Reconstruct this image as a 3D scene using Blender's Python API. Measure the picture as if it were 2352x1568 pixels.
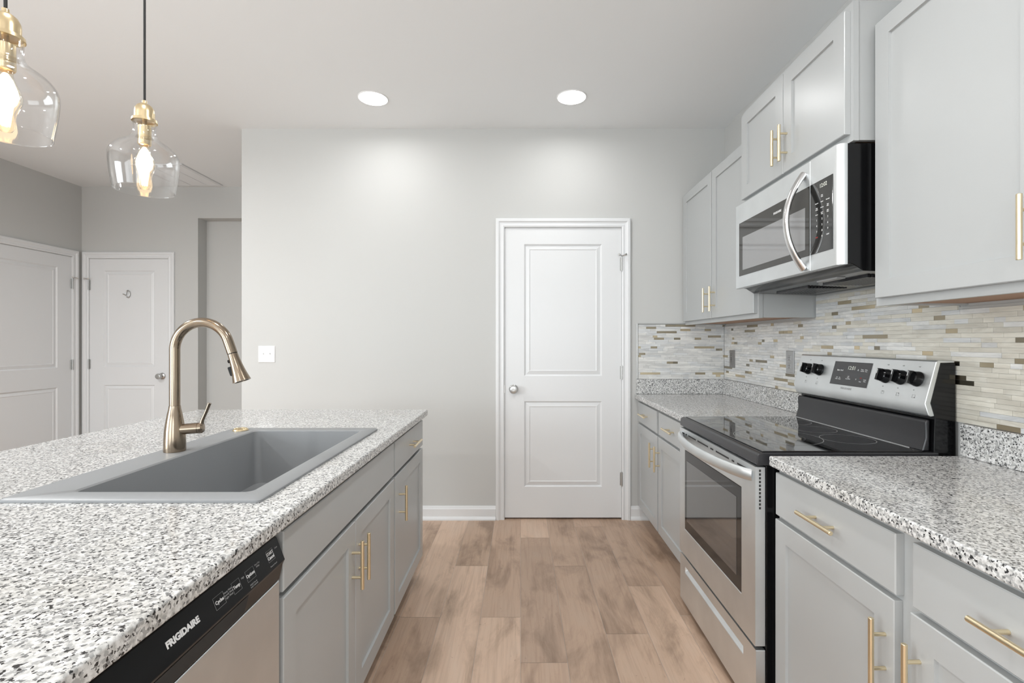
import bpy, bmesh, math, random
from mathutils import Vector, Matrix
random.seed(7)
SC = bpy.context.scene
for o in list(bpy.data.objects): bpy.data.objects.remove(o)
COL = SC.collection

# ------------------------------------------------------------------ camera, world, light, exposure
CAMZ = 1.247
cd = bpy.data.cameras.new('camera'); cam = bpy.data.objects.new('camera', cd); COL.objects.link(cam)
cam.location = (0, 0, CAMZ); cam.rotation_euler = (math.pi/2, 0, 0)
cd.lens = 36*1125/2352; cd.sensor_width = 36; cd.shift_x = -20/2352; cd.shift_y = 0.0; cd.clip_start = 0.02
SC.camera = cam
SC.view_settings.view_transform = 'Standard'; SC.view_settings.look = 'None'
SC.view_settings.exposure = 0.37; SC.view_settings.gamma = 1.0; SC.view_settings.use_curve_mapping = False
W = bpy.data.worlds.new('daylight'); SC.world = W; W.use_nodes = True
bg = W.node_tree.nodes['Background']; bg.inputs[0].default_value = (0.93, 0.97, 1.0, 1); bg.inputs[1].default_value = 1.6

def area(name, loc, rot, sx, sy, power, color=(1, 1, 1), shape='RECTANGLE'):
    l = bpy.data.lights.new(name, 'AREA'); l.shape = shape; l.size = sx
    if shape == 'RECTANGLE': l.size_y = sy
    l.energy = power; l.color = color
    o = bpy.data.objects.new(name, l); COL.objects.link(o); o.location = loc; o.rotation_euler = rot
    return o
# lamps added as daylight, at unseen windows added behind the camera and on the left
DAY = (0.86, 0.94, 0.985)
area('added_daylight_front_wide', (-2.6, -3.92, 1.25), (math.radians(90), 0, 0), 2.6, 2.1, 42, DAY)
area('added_daylight_front', (0.45, -3.92, 1.5), (math.radians(90), 0, 0), 1.6, 1.5, 22, DAY)
area('added_daylight_left', (-4.17, -0.9, 1.45), (math.radians(90), 0, math.radians(-90)), 2.2, 1.6, 80, DAY)

# ------------------------------------------------------------------ helpers
def setp(o, label=None, cat=None, group=None, kind=None):
    if label: o['label'] = label
    if cat: o['category'] = cat
    if group: o['group'] = group
    if kind: o['kind'] = kind
    return o
def thing(name, label=None, cat=None, loc=(0, 0, 0), group=None, kind=None):
    o = bpy.data.objects.new(name, None); COL.objects.link(o); o.location = loc; o.empty_display_size = .05
    return setp(o, label, cat, group, kind)
def worldloc(p):
    v = Vector((0, 0, 0))
    while p is not None: v += p.location; p = p.parent
    return v
def link(name, bm, mat, parent=None, smooth=False, bevel=0, seg=2, label=None, origin=None, sharp=35):
    """bm is in world coordinates; the object keeps it relative to its parent."""
    off = worldloc(parent) if parent else Vector(origin or (0, 0, 0))
    bmesh.ops.recalc_face_normals(bm, faces=bm.faces)
    bmesh.ops.translate(bm, verts=bm.verts, vec=-off)
    me = bpy.data.meshes.new(name); bm.to_mesh(me); bm.free()
    for m in (mat if isinstance(mat, (list, tuple)) else [mat]): me.materials.append(m)
    o = bpy.data.objects.new(name, me); COL.objects.link(o)
    if parent: o.parent = parent
    else: o.location = off
    if smooth:
        for p in me.polygons: p.use_smooth = True
        try: me.set_sharp_from_angle(angle=math.radians(sharp))
        except Exception: pass
    if bevel:
        b = o.modifiers.new('bevel', 'BEVEL'); b.width = bevel; b.segments = seg; b.limit_method = 'ANGLE'
        b.angle_limit = math.radians(40); b.harden_normals = False
        for p in me.polygons: p.use_smooth = True
        try: me.set_sharp_from_angle(angle=math.radians(30))
        except Exception: pass
        w = o.modifiers.new('wn', 'WEIGHTED_NORMAL'); w.keep_sharp = False
    if label: o['label'] = label
    return o
def BM(): return bmesh.new()
def quadbox(bm, P, u0, u1, v0, v1, w0, w1):
    vs = [bm.verts.new(P(u, v, w)) for w in (w0, w1) for v in (v0, v1) for u in (u0, u1)]
    fs = []
    for f in ((0, 1, 3, 2), (4, 5, 7, 6), (0, 1, 5, 4), (2, 3, 7, 6), (0, 2, 6, 4), (1, 3, 7, 5)):
        fs.append(bm.faces.new([vs[i] for i in f]))
    return fs
ID = lambda x, y, z: (x, y, z)
def box(bm, x0, x1, y0, y1, z0, z1): return quadbox(bm, ID, x0, x1, y0, y1, z0, z1)
def XR(X0): return lambda u, v, w: (X0-w, u, v)       # faces -X
def XI(X0): return lambda u, v, w: (X0+w, u, v)       # faces +X
def YB(Y0): return lambda u, v, w: (u, Y0-w, v)       # faces -Y
def rings(bm, P, rs, cap0=True, cap1=True):
    loops = []
    for (u0, u1, v0, v1, w) in rs:
        loops.append([bm.verts.new(P(u, v, w)) for u, v in ((u0, v0), (u1, v0), (u1, v1), (u0, v1))])
    for a, b in zip(loops, loops[1:]):
        for i in range(4): bm.faces.new((a[i], a[(i+1) % 4], b[(i+1) % 4], b[i]))
    if cap0: bm.faces.new(loops[0][::-1])
    if cap1: bm.faces.new(loops[-1])
def inset(r, d, w): return (r[0]+d, r[1]-d, r[2]+d, r[3]-d, w)
def slab(bm, P, u0, u1, v0, v1, w0, w1, ch=.0025):
    r = (u0, u1, v0, v1)
    rings(bm, P, [r+(w0,), r+(w1-ch,), inset(r, ch, w1)])
def shaker(bm, P, u0, u1, v0, v1, w0, w1, st=.06, rec=.008, ch=.002):
    r = (u0, u1, v0, v1)
    rings(bm, P, [r+(w0,), r+(w1-ch,), inset(r, ch, w1), inset(r, st, w1), inset(r, st+.0015, w1-rec)])
def prism(bm, poly, y0, y1):
    """poly is a list of (x, z); swept along y"""
    a = [bm.verts.new((x, y0, z)) for x, z in poly]; b = [bm.verts.new((x, y1, z)) for x, z in poly]
    n = len(poly)
    bm.faces.new(a); bm.faces.new(b[::-1])
    for i in range(n): bm.faces.new((a[i], b[i], b[(i+1) % n], a[(i+1) % n]))
def tube(bm, pts, r, n=16, cap=True, flat=None):
    """r: radius or list; flat=(axis vector, factor) squashes the section"""
    pts = [Vector(p) for p in pts]; m = len(pts)
    rr = r if isinstance(r, (list, tuple)) else [r]*m
    T = []
    for i in range(m):
        a = pts[max(i-1, 0)]; b = pts[min(i+1, m-1)]; T.append((b-a).normalized())
    up = Vector((0, 0, 1)) if abs(T[0].z) < .9 else Vector((0, 1, 0))
    N = (up - T[0]*up.dot(T[0])).normalized(); loops = []
    for i in range(m):
        N = (N - T[i]*N.dot(T[i])).normalized(); B = T[i].cross(N)
        lp = []
        for k in range(n):
            a = 2*math.pi*k/n; d = (N*math.cos(a)+B*math.sin(a))*rr[i]
            if flat: ax = Vector(flat[0]).normalized(); d = d - ax*d.dot(ax)*(1-flat[1])
            lp.append(bm.verts.new(pts[i]+d))
        loops.append(lp)
    for a, b in zip(loops, loops[1:]):
        for k in range(n): bm.faces.new((a[k], a[(k+1) % n], b[(k+1) % n], b[k]))
    if cap: bm.faces.new(loops[0][::-1]); bm.faces.new(loops[-1])
def lathe(bm, prof, c, axis=(0, 0, 1), n=32, caps=True):
    """prof: (radius, height along axis)"""
    ax = Vector(axis).normalized(); c = Vector(c)
    t = Vector((0, 0, 1)) if abs(ax.z) < .9 else Vector((1, 0, 0))
    e1 = (t-ax*t.dot(ax)).normalized(); e2 = ax.cross(e1); loops = []
    for r, h in prof:
        loops.append([bm.verts.new(c+ax*h+(e1*math.cos(2*math.pi*k/n)+e2*math.sin(2*math.pi*k/n))*max(r, 1e-5)) for k in range(n)])
    for a, b in zip(loops, loops[1:]):
        for k in range(n): bm.faces.new((a[k], a[(k+1) % n], b[(k+1) % n], b[k]))
    if caps: bm.faces.new(loops[0][::-1]); bm.faces.new(loops[-1])
def text(name, body, size, o, right, up, mat, parent, bold=0.0, align='CENTER', depth=.0004, label=None, sx=1.0):
    cu = bpy.data.curves.new(name, 'FONT'); cu.body = body; cu.size = size; cu.align_x = align; cu.align_y = 'CENTER'
    cu.extrude = depth; cu.offset = bold; cu.resolution_u = 3
    t = bpy.data.objects.new(name, cu); COL.objects.link(t)
    bpy.context.view_layer.update()
    me = bpy.data.meshes.new_from_object(t.evaluated_get(bpy.context.evaluated_depsgraph_get()))
    bpy.data.objects.remove(t)
    R = Vector(right).normalized(); U = Vector(up).normalized(); N = R.cross(U); O = Vector(o)
    bm = bmesh.new(); bm.from_mesh(me); bpy.data.meshes.remove(me)
    for v in bm.verts: v.co = O + R*v.co.x*sx + U*v.co.y + N*v.co.z
    ob = link(name, bm, mat, parent)
    if label: ob['label'] = label
    return ob

# ------------------------------------------------------------------ materials
def mat(name, color, rough=.5, metal=0.0, spec=.5, emit=None, es=0, coat=0, bump=None):
    m = bpy.data.materials.new(name); m.use_nodes = True; nt = m.node_tree; p = nt.nodes['Principled BSDF']
    p.inputs['Base Color'].default_value = (*color, 1); p.inputs['Roughness'].default_value = rough
    p.inputs['Metallic'].default_value = metal; p.inputs['Specular IOR Level'].default_value = spec
    p.inputs['Coat Weight'].default_value = coat
    if emit: p.inputs['Emission Color'].default_value = (*emit, 1); p.inputs['Emission Strength'].default_value = es
    if bump:
        tc = nt.nodes.new('ShaderNodeTexCoord'); n = nt.nodes.new('ShaderNodeTexNoise'); b = nt.nodes.new('ShaderNodeBump')
        n.inputs['Scale'].default_value = bump[0]; n.inputs['Detail'].default_value = 4
        b.inputs['Strength'].default_value = bump[1]; b.inputs['Distance'].default_value = .002
        nt.links.new(tc.outputs['Object'], n.inputs['Vector']); nt.links.new(n.outputs[0], b.inputs['Height'])
        nt.links.new(b.outputs[0], p.inputs['Normal'])
    return m
def s2l(*c): return tuple((x/255/12.92 if x/255 <= .04045 else ((x/255+.055)/1.055)**2.4) for x in c)
def N(nt, t, **k):
    n = nt.nodes.new(t)
    for a, b in k.items():
        if hasattr(n, a): setattr(n, a, b)
    return n
def ramp(nt, src, stops, interp='LINEAR'):
    r = nt.nodes.new('ShaderNodeValToRGB'); r.color_ramp.interpolation = interp
    e = r.color_ramp.elements
    while len(e) < len(stops): e.new(.5)
    for i, (p, c) in enumerate(stops): e[i].position = p; e[i].color = (*c, 1) if isinstance(c, tuple) else (c, c, c, 1)
    nt.links.new(src, r.inputs[0]); return r.outputs[0]
def mixc(nt, f, a, b, mode='MIX'):
    n = nt.nodes.new('ShaderNodeMix'); n.data_type = 'RGBA'; n.blend_type = mode
    for s, v in ((n.inputs[0], f), (n.inputs[6], a), (n.inputs[7], b)):
        if isinstance(v, (int, float)): s.default_value = v
        elif isinstance(v, tuple): s.default_value = (*v, 1)
        else: nt.links.new(v, s)
    return n.outputs[2]
def mapping(nt, scale, coord='Object'):
    tc = N(nt, 'ShaderNodeTexCoord'); mp = N(nt, 'ShaderNodeMapping'); mp.inputs['Scale'].default_value = scale
    nt.links.new(tc.outputs[coord], mp.inputs[0]); return mp.outputs[0]
def noise(nt, vec, scale, detail=3, rough=.5, dist=0):
    n = N(nt, 'ShaderNodeTexNoise'); n.inputs['Scale'].default_value = scale; n.inputs['Detail'].default_value = detail
    n.inputs['Roughness'].default_value = rough; n.inputs['Distortion'].default_value = dist
    nt.links.new(vec, n.inputs['Vector']); return n

def make_granite():
    m = mat('granite', (.7, .7, .7), .12); nt = m.node_tree; p = nt.nodes['Principled BSDF']
    v = mapping(nt, (1, 1, 1))
    base = ramp(nt, noise(nt, v, 95, 3, .6).outputs[0], [(.34, s2l(172, 172, 170)), (.48, s2l(206, 205, 203)), (.62, s2l(228, 228, 227))])
    # irregular dark mica flecks
    nz = noise(nt, v, 260, 2, .5); nz2 = N(nt, 'ShaderNodeVectorMath'); nz2.operation = 'MULTIPLY_ADD'
    nt.links.new(nz.outputs['Color'], nz2.inputs[0]); nz2.inputs[1].default_value = (.005, .005, .005); nt.links.new(v, nz2.inputs[2])
    def flecks(scale, thr, seed):
        vo = N(nt, 'ShaderNodeTexVoronoi'); vo.inputs['Scale'].default_value = scale
        mp = N(nt, 'ShaderNodeMapping'); mp.inputs['Location'].default_value = (seed, seed*.7, seed*1.3)
        nt.links.new(nz2.outputs[0], mp.inputs[0]); nt.links.new(mp.outputs[0], vo.inputs['Vector'])
        s = N(nt, 'ShaderNodeSeparateColor'); nt.links.new(vo.outputs['Color'], s.inputs[0])
        return ramp(nt, s.outputs[0], [(thr, 1.0), (thr+.01, 0.0)], 'CONSTANT')
    c = mixc(nt, flecks(190, .20, 1.0), base, s2l(170, 170, 169))
    c = mixc(nt, flecks(250, .13, 4.0), c, s2l(122, 122, 122))
    c = mixc(nt, flecks(270, .062, 9.0), c, s2l(52, 52, 53))
    w = ramp(nt, noise(nt, v, 3.2, 3, .6).outputs[0], [(.55, 0.0), (.75, .35)])
    c = mixc(nt, w, c, s2l(196, 188, 170), 'MULTIPLY')
    nt.links.new(c, p.inputs['Base Color'])
    return m
def make_marble(name, a, b):
    m = mat(name, a, .16); nt = m.node_tree; p = nt.nodes['Principled BSDF']
    v = mapping(nt, (6, 6, 38)); n = noise(nt, v, 1.6, 5, .62, .8)
    c = ramp(nt, n.outputs[0], [(.32, b), (.62, a)])
    at = N(nt, 'ShaderNodeAttribute'); at.attribute_name = 'rnd'
    g = ramp(nt, at.outputs['Fac'], [(0, .83), (1, 1.0)])
    nt.links.new(mixc(nt, 1.0, c, g, 'MULTIPLY'), p.inputs['Base Color']); return m
def make_brushed(name, color, rough, axis, amount=.06):
    m = mat(name, color, rough, 1.0); nt = m.node_tree; p = nt.nodes['Principled BSDF']
    sc = {'y': (1400, 3, 1400), 'z': (1400, 1400, 3), 'x': (3, 1400, 1400)}[axis]
    n = noise(nt, mapping(nt, sc), 1.0, 2, .5)
    r = N(nt, 'ShaderNodeMapRange'); r.inputs[3].default_value = rough-amount; r.inputs[4].default_value = rough+amount
    nt.links.new(n.outputs[0], r.inputs[0]); nt.links.new(r.outputs[0], p.inputs['Roughness'])
    n2 = noise(nt, mapping(nt, (1, 1, 1)), 5, 3, .5)
    c = ramp(nt, n2.outputs[0], [(.35, tuple(x*.9 for x in color)), (.65, color)])
    nt.links.new(c, p.inputs['Base Color']); return m
def make_floor():
    m = mat('vinyl_plank', (.5, .4, .3), .42); nt = m.node_tree; p = nt.nodes['Principled BSDF']
    at = N(nt, 'ShaderNodeAttribute'); at.attribute_name = 'rnd'
    tc = N(nt, 'ShaderNodeTexCoord')
    cb = N(nt, 'ShaderNodeCombineXYZ'); mu = N(nt, 'ShaderNodeMath'); mu.operation = 'MULTIPLY'; mu.inputs[1].default_value = 37
    nt.links.new(at.outputs['Fac'], mu.inputs[0]); nt.links.new(mu.outputs[0], cb.inputs[2]); nt.links.new(mu.outputs[0], cb.inputs[0])
    ad = N(nt, 'ShaderNodeVectorMath'); nt.links.new(tc.outputs['Object'], ad.inputs[0]); nt.links.new(cb.outputs[0], ad.inputs[1])
    def mp(s):
        q = N(nt, 'ShaderNodeMapping'); q.inputs['Scale'].default_value = s; nt.links.new(ad.outputs[0], q.inputs[0]); return q.outputs[0]
    base = ramp(nt, at.outputs['Fac'], [(0, s2l(170, 147, 129)), (.3, s2l(196, 170, 150)), (.6, s2l(186, 161, 141)), (1, s2l(216, 190, 169))])
    cloud = ramp(nt, noise(nt, mp((6.5, 2.0, 1)), 1, 5, .62, .5).outputs[0], [(.33, s2l(188, 180, 172)), (.52, s2l(255, 250, 246)), (.7, s2l(255, 255, 255))])
    c = mixc(nt, .85, base, cloud, 'MULTIPLY')
    grain = ramp(nt, noise(nt, mp((55, 2.2, 1)), 1, 4, .65, 1.2).outputs[0], [(.3, s2l(205, 196, 188)), (.55, s2l(255, 255, 255))])
    c = mixc(nt, .4, c, grain, 'MULTIPLY')
    kn = noise(nt, mp((9, 4.5, 1)), 2.4, 6, .75, 2.5)
    kf = ramp(nt, kn.outputs[0], [(.30, .8), (.345, 0.0)])
    c = mixc(nt, kf, c, s2l(128, 108, 92))
    nt.links.new(c, p.inputs['Base Color'])
    return m
def make_glass(name, tint=(1, 1, 1), base=.04, rough=0.0):
    m = bpy.data.materials.new(name); m.use_nodes = True; nt = m.node_tree; nt.nodes.clear()
    out = N(nt, 'ShaderNodeOutputMaterial'); mx = N(nt, 'ShaderNodeMixShader'); t = N(nt, 'ShaderNodeBsdfTransparent'); g = N(nt, 'ShaderNodeBsdfGlossy')
    t.inputs[0].default_value = (*tint, 1); g.inputs['Roughness'].default_value = rough
    f = N(nt, 'ShaderNodeLayerWeight'); f.inputs[0].default_value = .5
    pw = N(nt, 'ShaderNodeMath'); pw.operation = 'POWER'; pw.inputs[1].default_value = 3.2; nt.links.new(f.outputs['Facing'], pw.inputs[0])
    ma = N(nt, 'ShaderNodeMath'); ma.operation = 'MULTIPLY_ADD'; ma.inputs[1].default_value = .85; ma.inputs[2].default_value = .045
    nt.links.new(pw.outputs[0], ma.inputs[0]); nt.links.new(ma.outputs[0], mx.inputs[0]); nt.links.new(t.outputs[0], mx.inputs[1]); nt.links.new(g.outputs[0], mx.inputs[2])
    nt.links.new(mx.outputs[0], out.inputs[0]); return m

M = {}
M['wall'] = mat('wall_paint', s2l(200, 200, 198), .75, bump=(350, .05), spec=.3)
M['ceil'] = mat('ceiling_paint', s2l(240, 242, 243), .85, bump=(300, .05), spec=.2)
M['white'] = mat('white_trim_paint', s2l(228, 229, 230), .32)
M['cab'] = mat('grey_cabinet_paint', s2l(179, 181, 181), .3)
M['cabin'] = mat('cabinet_interior', s2l(150, 150, 150), .5)
M['tan'] = mat('unpainted_wood', s2l(176, 138, 112), .6)
M['granite'] = make_granite()
M['brass'] = mat('brushed_gold', (.84, .72, .50), .3, 1.0)
M['pbrass'] = mat('satin_brass', (.70, .57, .36), .3, 1.0)
M['nickel'] = mat('satin_nickel', (.55, .55, .54), .3, 1.0)
M['bronze'] = make_brushed('champagne_bronze', (.33, .265, .20), .17, 'z', .04)
M['steel'] = make_brushed('stainless_steel', (.79, .815, .825), .43, 'y')
M['steelb'] = mat('bright_steel', (.74, .74, .74), .2, 1.0)
M['sink'] = mat('grey_composite', s2l(140, 142, 144), .42, bump=(900, .08))
M['black'] = mat('black_enamel', (.004, .004, .0045), .14, spec=.35)
M['blackm'] = mat('black_plastic', (.006, .006, .0065), .3, spec=.3)
M['dkgrey'] = mat('dark_grey_enamel', (.03, .03, .033), .25)
M['guard'] = mat('satin_black_enamel', (.016, .016, .018), .22)
M['glassblk'] = mat('black_glass', (.006, .006, .007), .03, spec=.7, coat=.5)
M['winblk'] = mat('oven_window', (.06, .06, .06), .04, spec=1.0, coat=.6)
M['winrim'] = mat('oven_window_border', (.014, .014, .014), .05, spec=.6)
M['print'] = mat('white_print', (.8, .8, .8), .5)
M['dprint'] = mat('dark_print', (.12, .12, .12), .5)
M['gprint'] = mat('grey_print', (.32, .32, .32), .5)
M['red'] = mat('red_print', (.6, .04, .03), .5)
M['redl'] = mat('red_key_print', (.5, .05, .05), .5)  # dull red print of the STOP key
M['digit'] = mat('clock_digits', (.6, .6, .55), .5, emit=(.85, .9, .8), es=.12)
M['glass'] = make_glass('clear_glass')
M['bulbglass'] = make_glass('bulb_glass', (1, .97, .9))
M['filament_glow'] = mat('glowing_filament', (1, .8, .5), .5, emit=(1.0, .72, .40), es=7)
M['led'] = mat('led_lens', (1, 1, 1), .5, emit=(1, .985, .95), es=9)
M['cord'] = mat('black_cord', (.01, .01, .01), .6)
M['plate'] = mat('white_plastic', s2l(240, 240, 240), .35)
M['greyplate'] = mat('grey_plastic', s2l(160, 160, 160), .4)
M['greyplate2'] = mat('dark_grey_plastic', s2l(120, 118, 116), .4)
M['floor'] = make_floor()
M['marble'] = make_marble('white_marble_tile', s2l(233, 232, 228), s2l(206, 206, 205))
M['marbleg'] = make_marble('grey_marble_tile', s2l(226, 227, 226), s2l(198, 200, 202))
M['marblew'] = make_marble('cream_marble_tile', s2l(226, 222, 210), s2l(206, 200, 187))
M['metaltile'] = mat('brushed_metal_tile', (.42, .34, .23), .28, 1.0)
nt = M['metaltile'].node_tree; at = N(nt, 'ShaderNodeAttribute'); at.attribute_name = 'rnd'
nt.links.new(ramp(nt, at.outputs['Fac'], [(0, (.24, .215, .17)), (.5, (.40, .345, .25)), (1, (.62, .52, .36))]), nt.nodes['Principled BSDF'].inputs['Base Color'])
M['grout'] = mat('grout', s2l(190, 190, 187), .8)
M['gap'] = mat('dark_gap', (.03, .03, .03), .8)

# ------------------------------------------------------------------ room shell
XW, XL, YBK, YH, ZC, YF = 1.432, -4.23, 3.435, 4.72, 2.737, -3.95
def wallmesh(P, u0, u1, v0, v1, holes, th, backing=0):
    """wall face at w=0, body goes to w=-th; holes=(u0,u1,v0,v1)"""
    bm = BM(); us = sorted({u0, u1, *[h[0] for h in holes], *[h[1] for h in holes]}); vs = sorted({v0, v1, *[h[2] for h in holes], *[h[3] for h in holes]})
    for a, b in zip(us, us[1:]):
        run = None
        for c, d in list(zip(vs, vs[1:]))+[(None, None)]:
            solid = c is not None and not any(h[0] <= (a+b)/2 <= h[1] and h[2] <= (c+d)/2 <= h[3] for h in holes)
            if solid: run = (run[0], d) if run else (c, d)
            elif run: quadbox(bm, P, a, b, run[0], run[1], -th, 0); run = None
    if backing: quadbox(bm, P, u0, u1, v0, v1, -th-backing, -th)
    return bm
def struct(name, bm, m, **k):
    o = link(name, bm, m, **k); o['kind'] = 'structure'; return o

# floor planks
bm = BM(); lay = bm.faces.layers.float.new('rnd')
PW, PL = .182, 1.21
known = {-3: 2.216, -2: 2.724, -1: 2.216, 0: 1.903, 1: 2.72, 2: 2.09, 3: 2.50, 4: 2.23}
ktone = {(-1, 3): .05, (-2, 2): .4, (0, 2): .55, (0, 3): .62, (2, 1): .95, (1, 1): .15, (3, 2): .9}
i0 = int(XL/PW)-2
for i in range(i0, int(1.6/PW)+1):
    off = known.get(i, random.uniform(0, PL)) % PL
    y = YF-.3-PL+off-((YF-.3) % PL)
    y = off-PL*5; k = 0
    while y < 5.0:
        a, b = y+.0006, y+PL-.0006; x0, x1 = i*PW+.0005, (i+1)*PW-.0005
        a = max(a, YF-.2); b = min(b, 4.95)
        if b > a:
            f = bm.faces.new([bm.verts.new(c) for c in ((x0, a, 0), (x1, a, 0), (x1, b, 0), (x0, b, 0))])
            f[lay] = random.random()
        y += PL
box_f = BM()
me_floor = struct('floor', bm, M['floor'], origin=(0, 0, 0))
f2 = BM(); box(f2, XL-.2, XW+.2, YF-.2, 4.95, -.1, -.0015)
sub = link('subfloor', f2, M['grout'], me_floor)
for p in me_floor.data.polygons:
    pass
bm = BM(); box(bm, XL-.2, XW+.2, YF-.2, 4.95, ZC, ZC+.1); struct('ceiling', bm, M['ceil'])

DB = (-.112, .706)   # back door slab x
DTOP = 2.045
D2 = (-4.155, -3.393); D1 = (3.80, 4.612)
bm = wallmesh(YB(YBK), -1.957, XW+.15, 0, ZC, [(DB[0]-.005, DB[1]+.005, 0, DTOP)], .10, .02)
box(bm, -1.957, -1.84, YBK+.12, YH+.2, 0, ZC)
struct('wall_back', bm, M['wall'])
bm = wallmesh(YB(YH), XL-.12, -1.957, 0, ZC, [(D2[0]-.005, D2[1]+.005, 0, DTOP), (-3.11, -1.957, 0, 2.435)], .13, .02)
struct('wall_hall', bm, M['wall'])
bm = wallmesh(XI(XL), YF, YH, 0, ZC, [(D1[0]-.005, D1[1]+.005, 0, DTOP), (-2.0, .2, .65, 2.25)], .12, 0)
box(bm, XL-.14, XL-.12, 3.5, YH, 0, ZC)
struct('wall_left', bm, M['wall'])
bm = BM(); box(bm, XW, XW+.12, YF, YBK, 0, ZC); struct('wall_right', bm, M['wall'])
bm = wallmesh(lambda u, v, w: (u, YF+w, v), XL-.12, XW+.12, 0, ZC, [(-3.9, -1.3, .15, 2.3), (-.35, 1.25, .75, 2.25)], .12, 0)
struct('wall_front', bm, M['wall'])

def window(name, P, u0, u1, v0, v1):  # unseen windows, added as light sources for the room
    r = thing(name, kind='structure', loc=P((u0+u1)/2, v0, 0))
    bm = BM(); t = .05
    for a in ((u0, u1, v0, v0+t), (u0, u1, v1-t, v1), (u0, u0+t, v0+t, v1-t), (u1-t, u1, v0+t, v1-t), ((u0+u1)/2-t/2, (u0+u1)/2+t/2, v0+t, v1-t)):
        quadbox(bm, P, *a, -.09, -.04)
    link('window_frame', bm, M['white'], r)
    bm = BM(); quadbox(bm, P, u0+t, u1-t, v0+t, v1-t, -.068, -.064); link('pane', bm, M['glass'], r)
window('added_window_1', lambda u, v, w: (u, YF+w, v), -3.9, -1.3, .15, 2.3)
window('added_window_2', lambda u, v, w: (u, YF+w, v), -.35, 1.25, .75, 2.25)
window('added_window_3', XI(XL), -2.0, .2, .65, 2.25)

def hinge(bm, P, u, v0, v1):
    c0 = Vector(P(u, v0, .010)); c1 = Vector(P(u, v1, .010))
    tube(bm, [c0, c1], .0065, 10)
    tube(bm, [c0-Vector((0, 0, .006)), c0], .004, 8); tube(bm, [c1, c1+Vector((0, 0, .006))], .004, 8)
    quadbox(bm, P, u-.012, u+.012, v0, v1, .0, .004)
def make_door(name, P, u0, u1, hinge_right, panels, stop=True, casing_bottom=0.0, knob=True, knobv=.914, lab=None):
    root = thing(name, kind='structure', loc=P((u0+u1)/2, 0, 0))
    if lab: root['label'] = lab
    w1 = -.002; w0 = -.038; vb, vt = .012, DTOP-.004
    st = .137
    A0, A1 = u0+st, u1-st
    bm = BM(); pv = panels
    us = [u0, A0, A1, u1]; vs = [vb, pv[0][0], pv[0][1], pv[1][0], pv[1][1], vt]
    G = [[bm.verts.new(P(u, v, w1)) for u in us] for v in vs]
    for j in range(5):
        for i in range(3):
            if i == 1 and j in (1, 3): continue
            bm.faces.new((G[j][i], G[j][i+1], G[j+1][i+1], G[j+1][i]))
    for (a, b) in pv:
        r = (A0, A1, a, b)
        rings(bm, P, [r+(w1,), inset(r, .010, w1-.010), inset(r, .036, w1-.003), inset(r, .042, w1-.006)], cap0=False)
    bk = [bm.verts.new(P(u, v, w0)) for u, v in ((u0, vb), (u1, vb), (u1, vt), (u0, vt))]
    bm.faces.new(bk)
    bmesh.ops.remove_doubles(bm, verts=bm.verts, dist=1e-5)
    fr = [bm.verts.new(P(u, v, w1)) for u, v in ((u0, vb), (u1, vb), (u1, vt), (u0, vt))]
    for i in range(4): bm.faces.new((bk[i], bk[(i+1) % 4], fr[(i+1) % 4], fr[i]))
    link('door_slab', bm, M['white'], root)
    # jamb
    bm = BM(); j0, j1 = u0-.0045, u1+.0045
    quadbox(bm, P, j0-.0, j0+.003, 0, DTOP-.001, -.1, .0); quadbox(bm, P, j1-.003, j1, 0, DTOP-.001, -.1, .0)
    quadbox(bm, P, j0, j1, DTOP-.003, DTOP-.001, -.1, 0)
    link('jamb', bm, M['white'], root)
    # casing swept round three sides
    bm = BM(); prof = [(0.002, .0), (0.002, .009), (.012, .013), (.022, .010), (.034, .012), (.042, .019), (.056, .019), (.062, .015), (.062, .0)]
    lines = []
    for d, w in prof:
        lines.append([bm.verts.new(P(*q)) for q in ((u0-d, 0, w), (u0-d, DTOP+d, w), (u1+d, DTOP+d, w), (u1+d, 0, w))])
    for a, b in zip(lines, lines[1:]+lines[:1]):
        for i in range(3): bm.faces.new((a[i], a[i+1], b[i+1], b[i]))
    bm.faces.new([l[0] for l in lines]); bm.faces.new([l[3] for l in lines][::-1])
    link('casing', bm, M['white'], root)
    hu = u1+.002 if hinge_right else u0-.002
    for k, hv in enumerate((.285, 1.03, 1.79)):
        bm = BM(); hinge(bm, P, hu, hv-.045, hv+.045)
        link('hinge', bm, M['nickel'], root, smooth=True)
    if stop:
        bm = BM(); a = Vector(P(hu, 1.845, .012))
        for s in (-1, 1):
            b = Vector(P(hu+s*.020, 1.850, .035 if s > 0 else .03)); tube(bm, [a, b], .0035, 8)
            lathe(bm, [(.008, 0), (.008, .008)], b, (b-a), 10)
        link('hinge_stop', bm, M['nickel'], root, smooth=True)
    if knob:
        ku = u0+.062 if hinge_right else u1-.062
        c = Vector(P(ku, knobv, w1)); ax = Vector(P(0, 0, 1))-Vector(P(0, 0, 0))
        bm = BM(); lathe(bm, [(.032, 0), (.032, .004), (.028, .009), (.012, .014), (.011, .03), (.018, .036), (.027, .045), (.0285, .055), (.024, .064), (.012, .067), (.006, .0665)], c, ax)
        link('door_knob', bm, M['nickel'], root, smooth=True)
        bm = BM(); lu = u0 if hinge_right else u1
        quadbox(bm, P, lu-.004, lu+.001, knobv-.028, knobv+.028, -.006, .001)
        link('latch_plate', bm, M['nickel'], root)
    return root
PAN = [(.228, .828), (1.005, 1.93)]
make_door('door_1', YB(YBK), DB[0], DB[1], True, PAN)
make_door('door_2', YB(YH), D2[0], D2[1], False, PAN)
make_door('door_3', XI(XL), D1[0], D1[1], True, PAN, knob=False)

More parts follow.
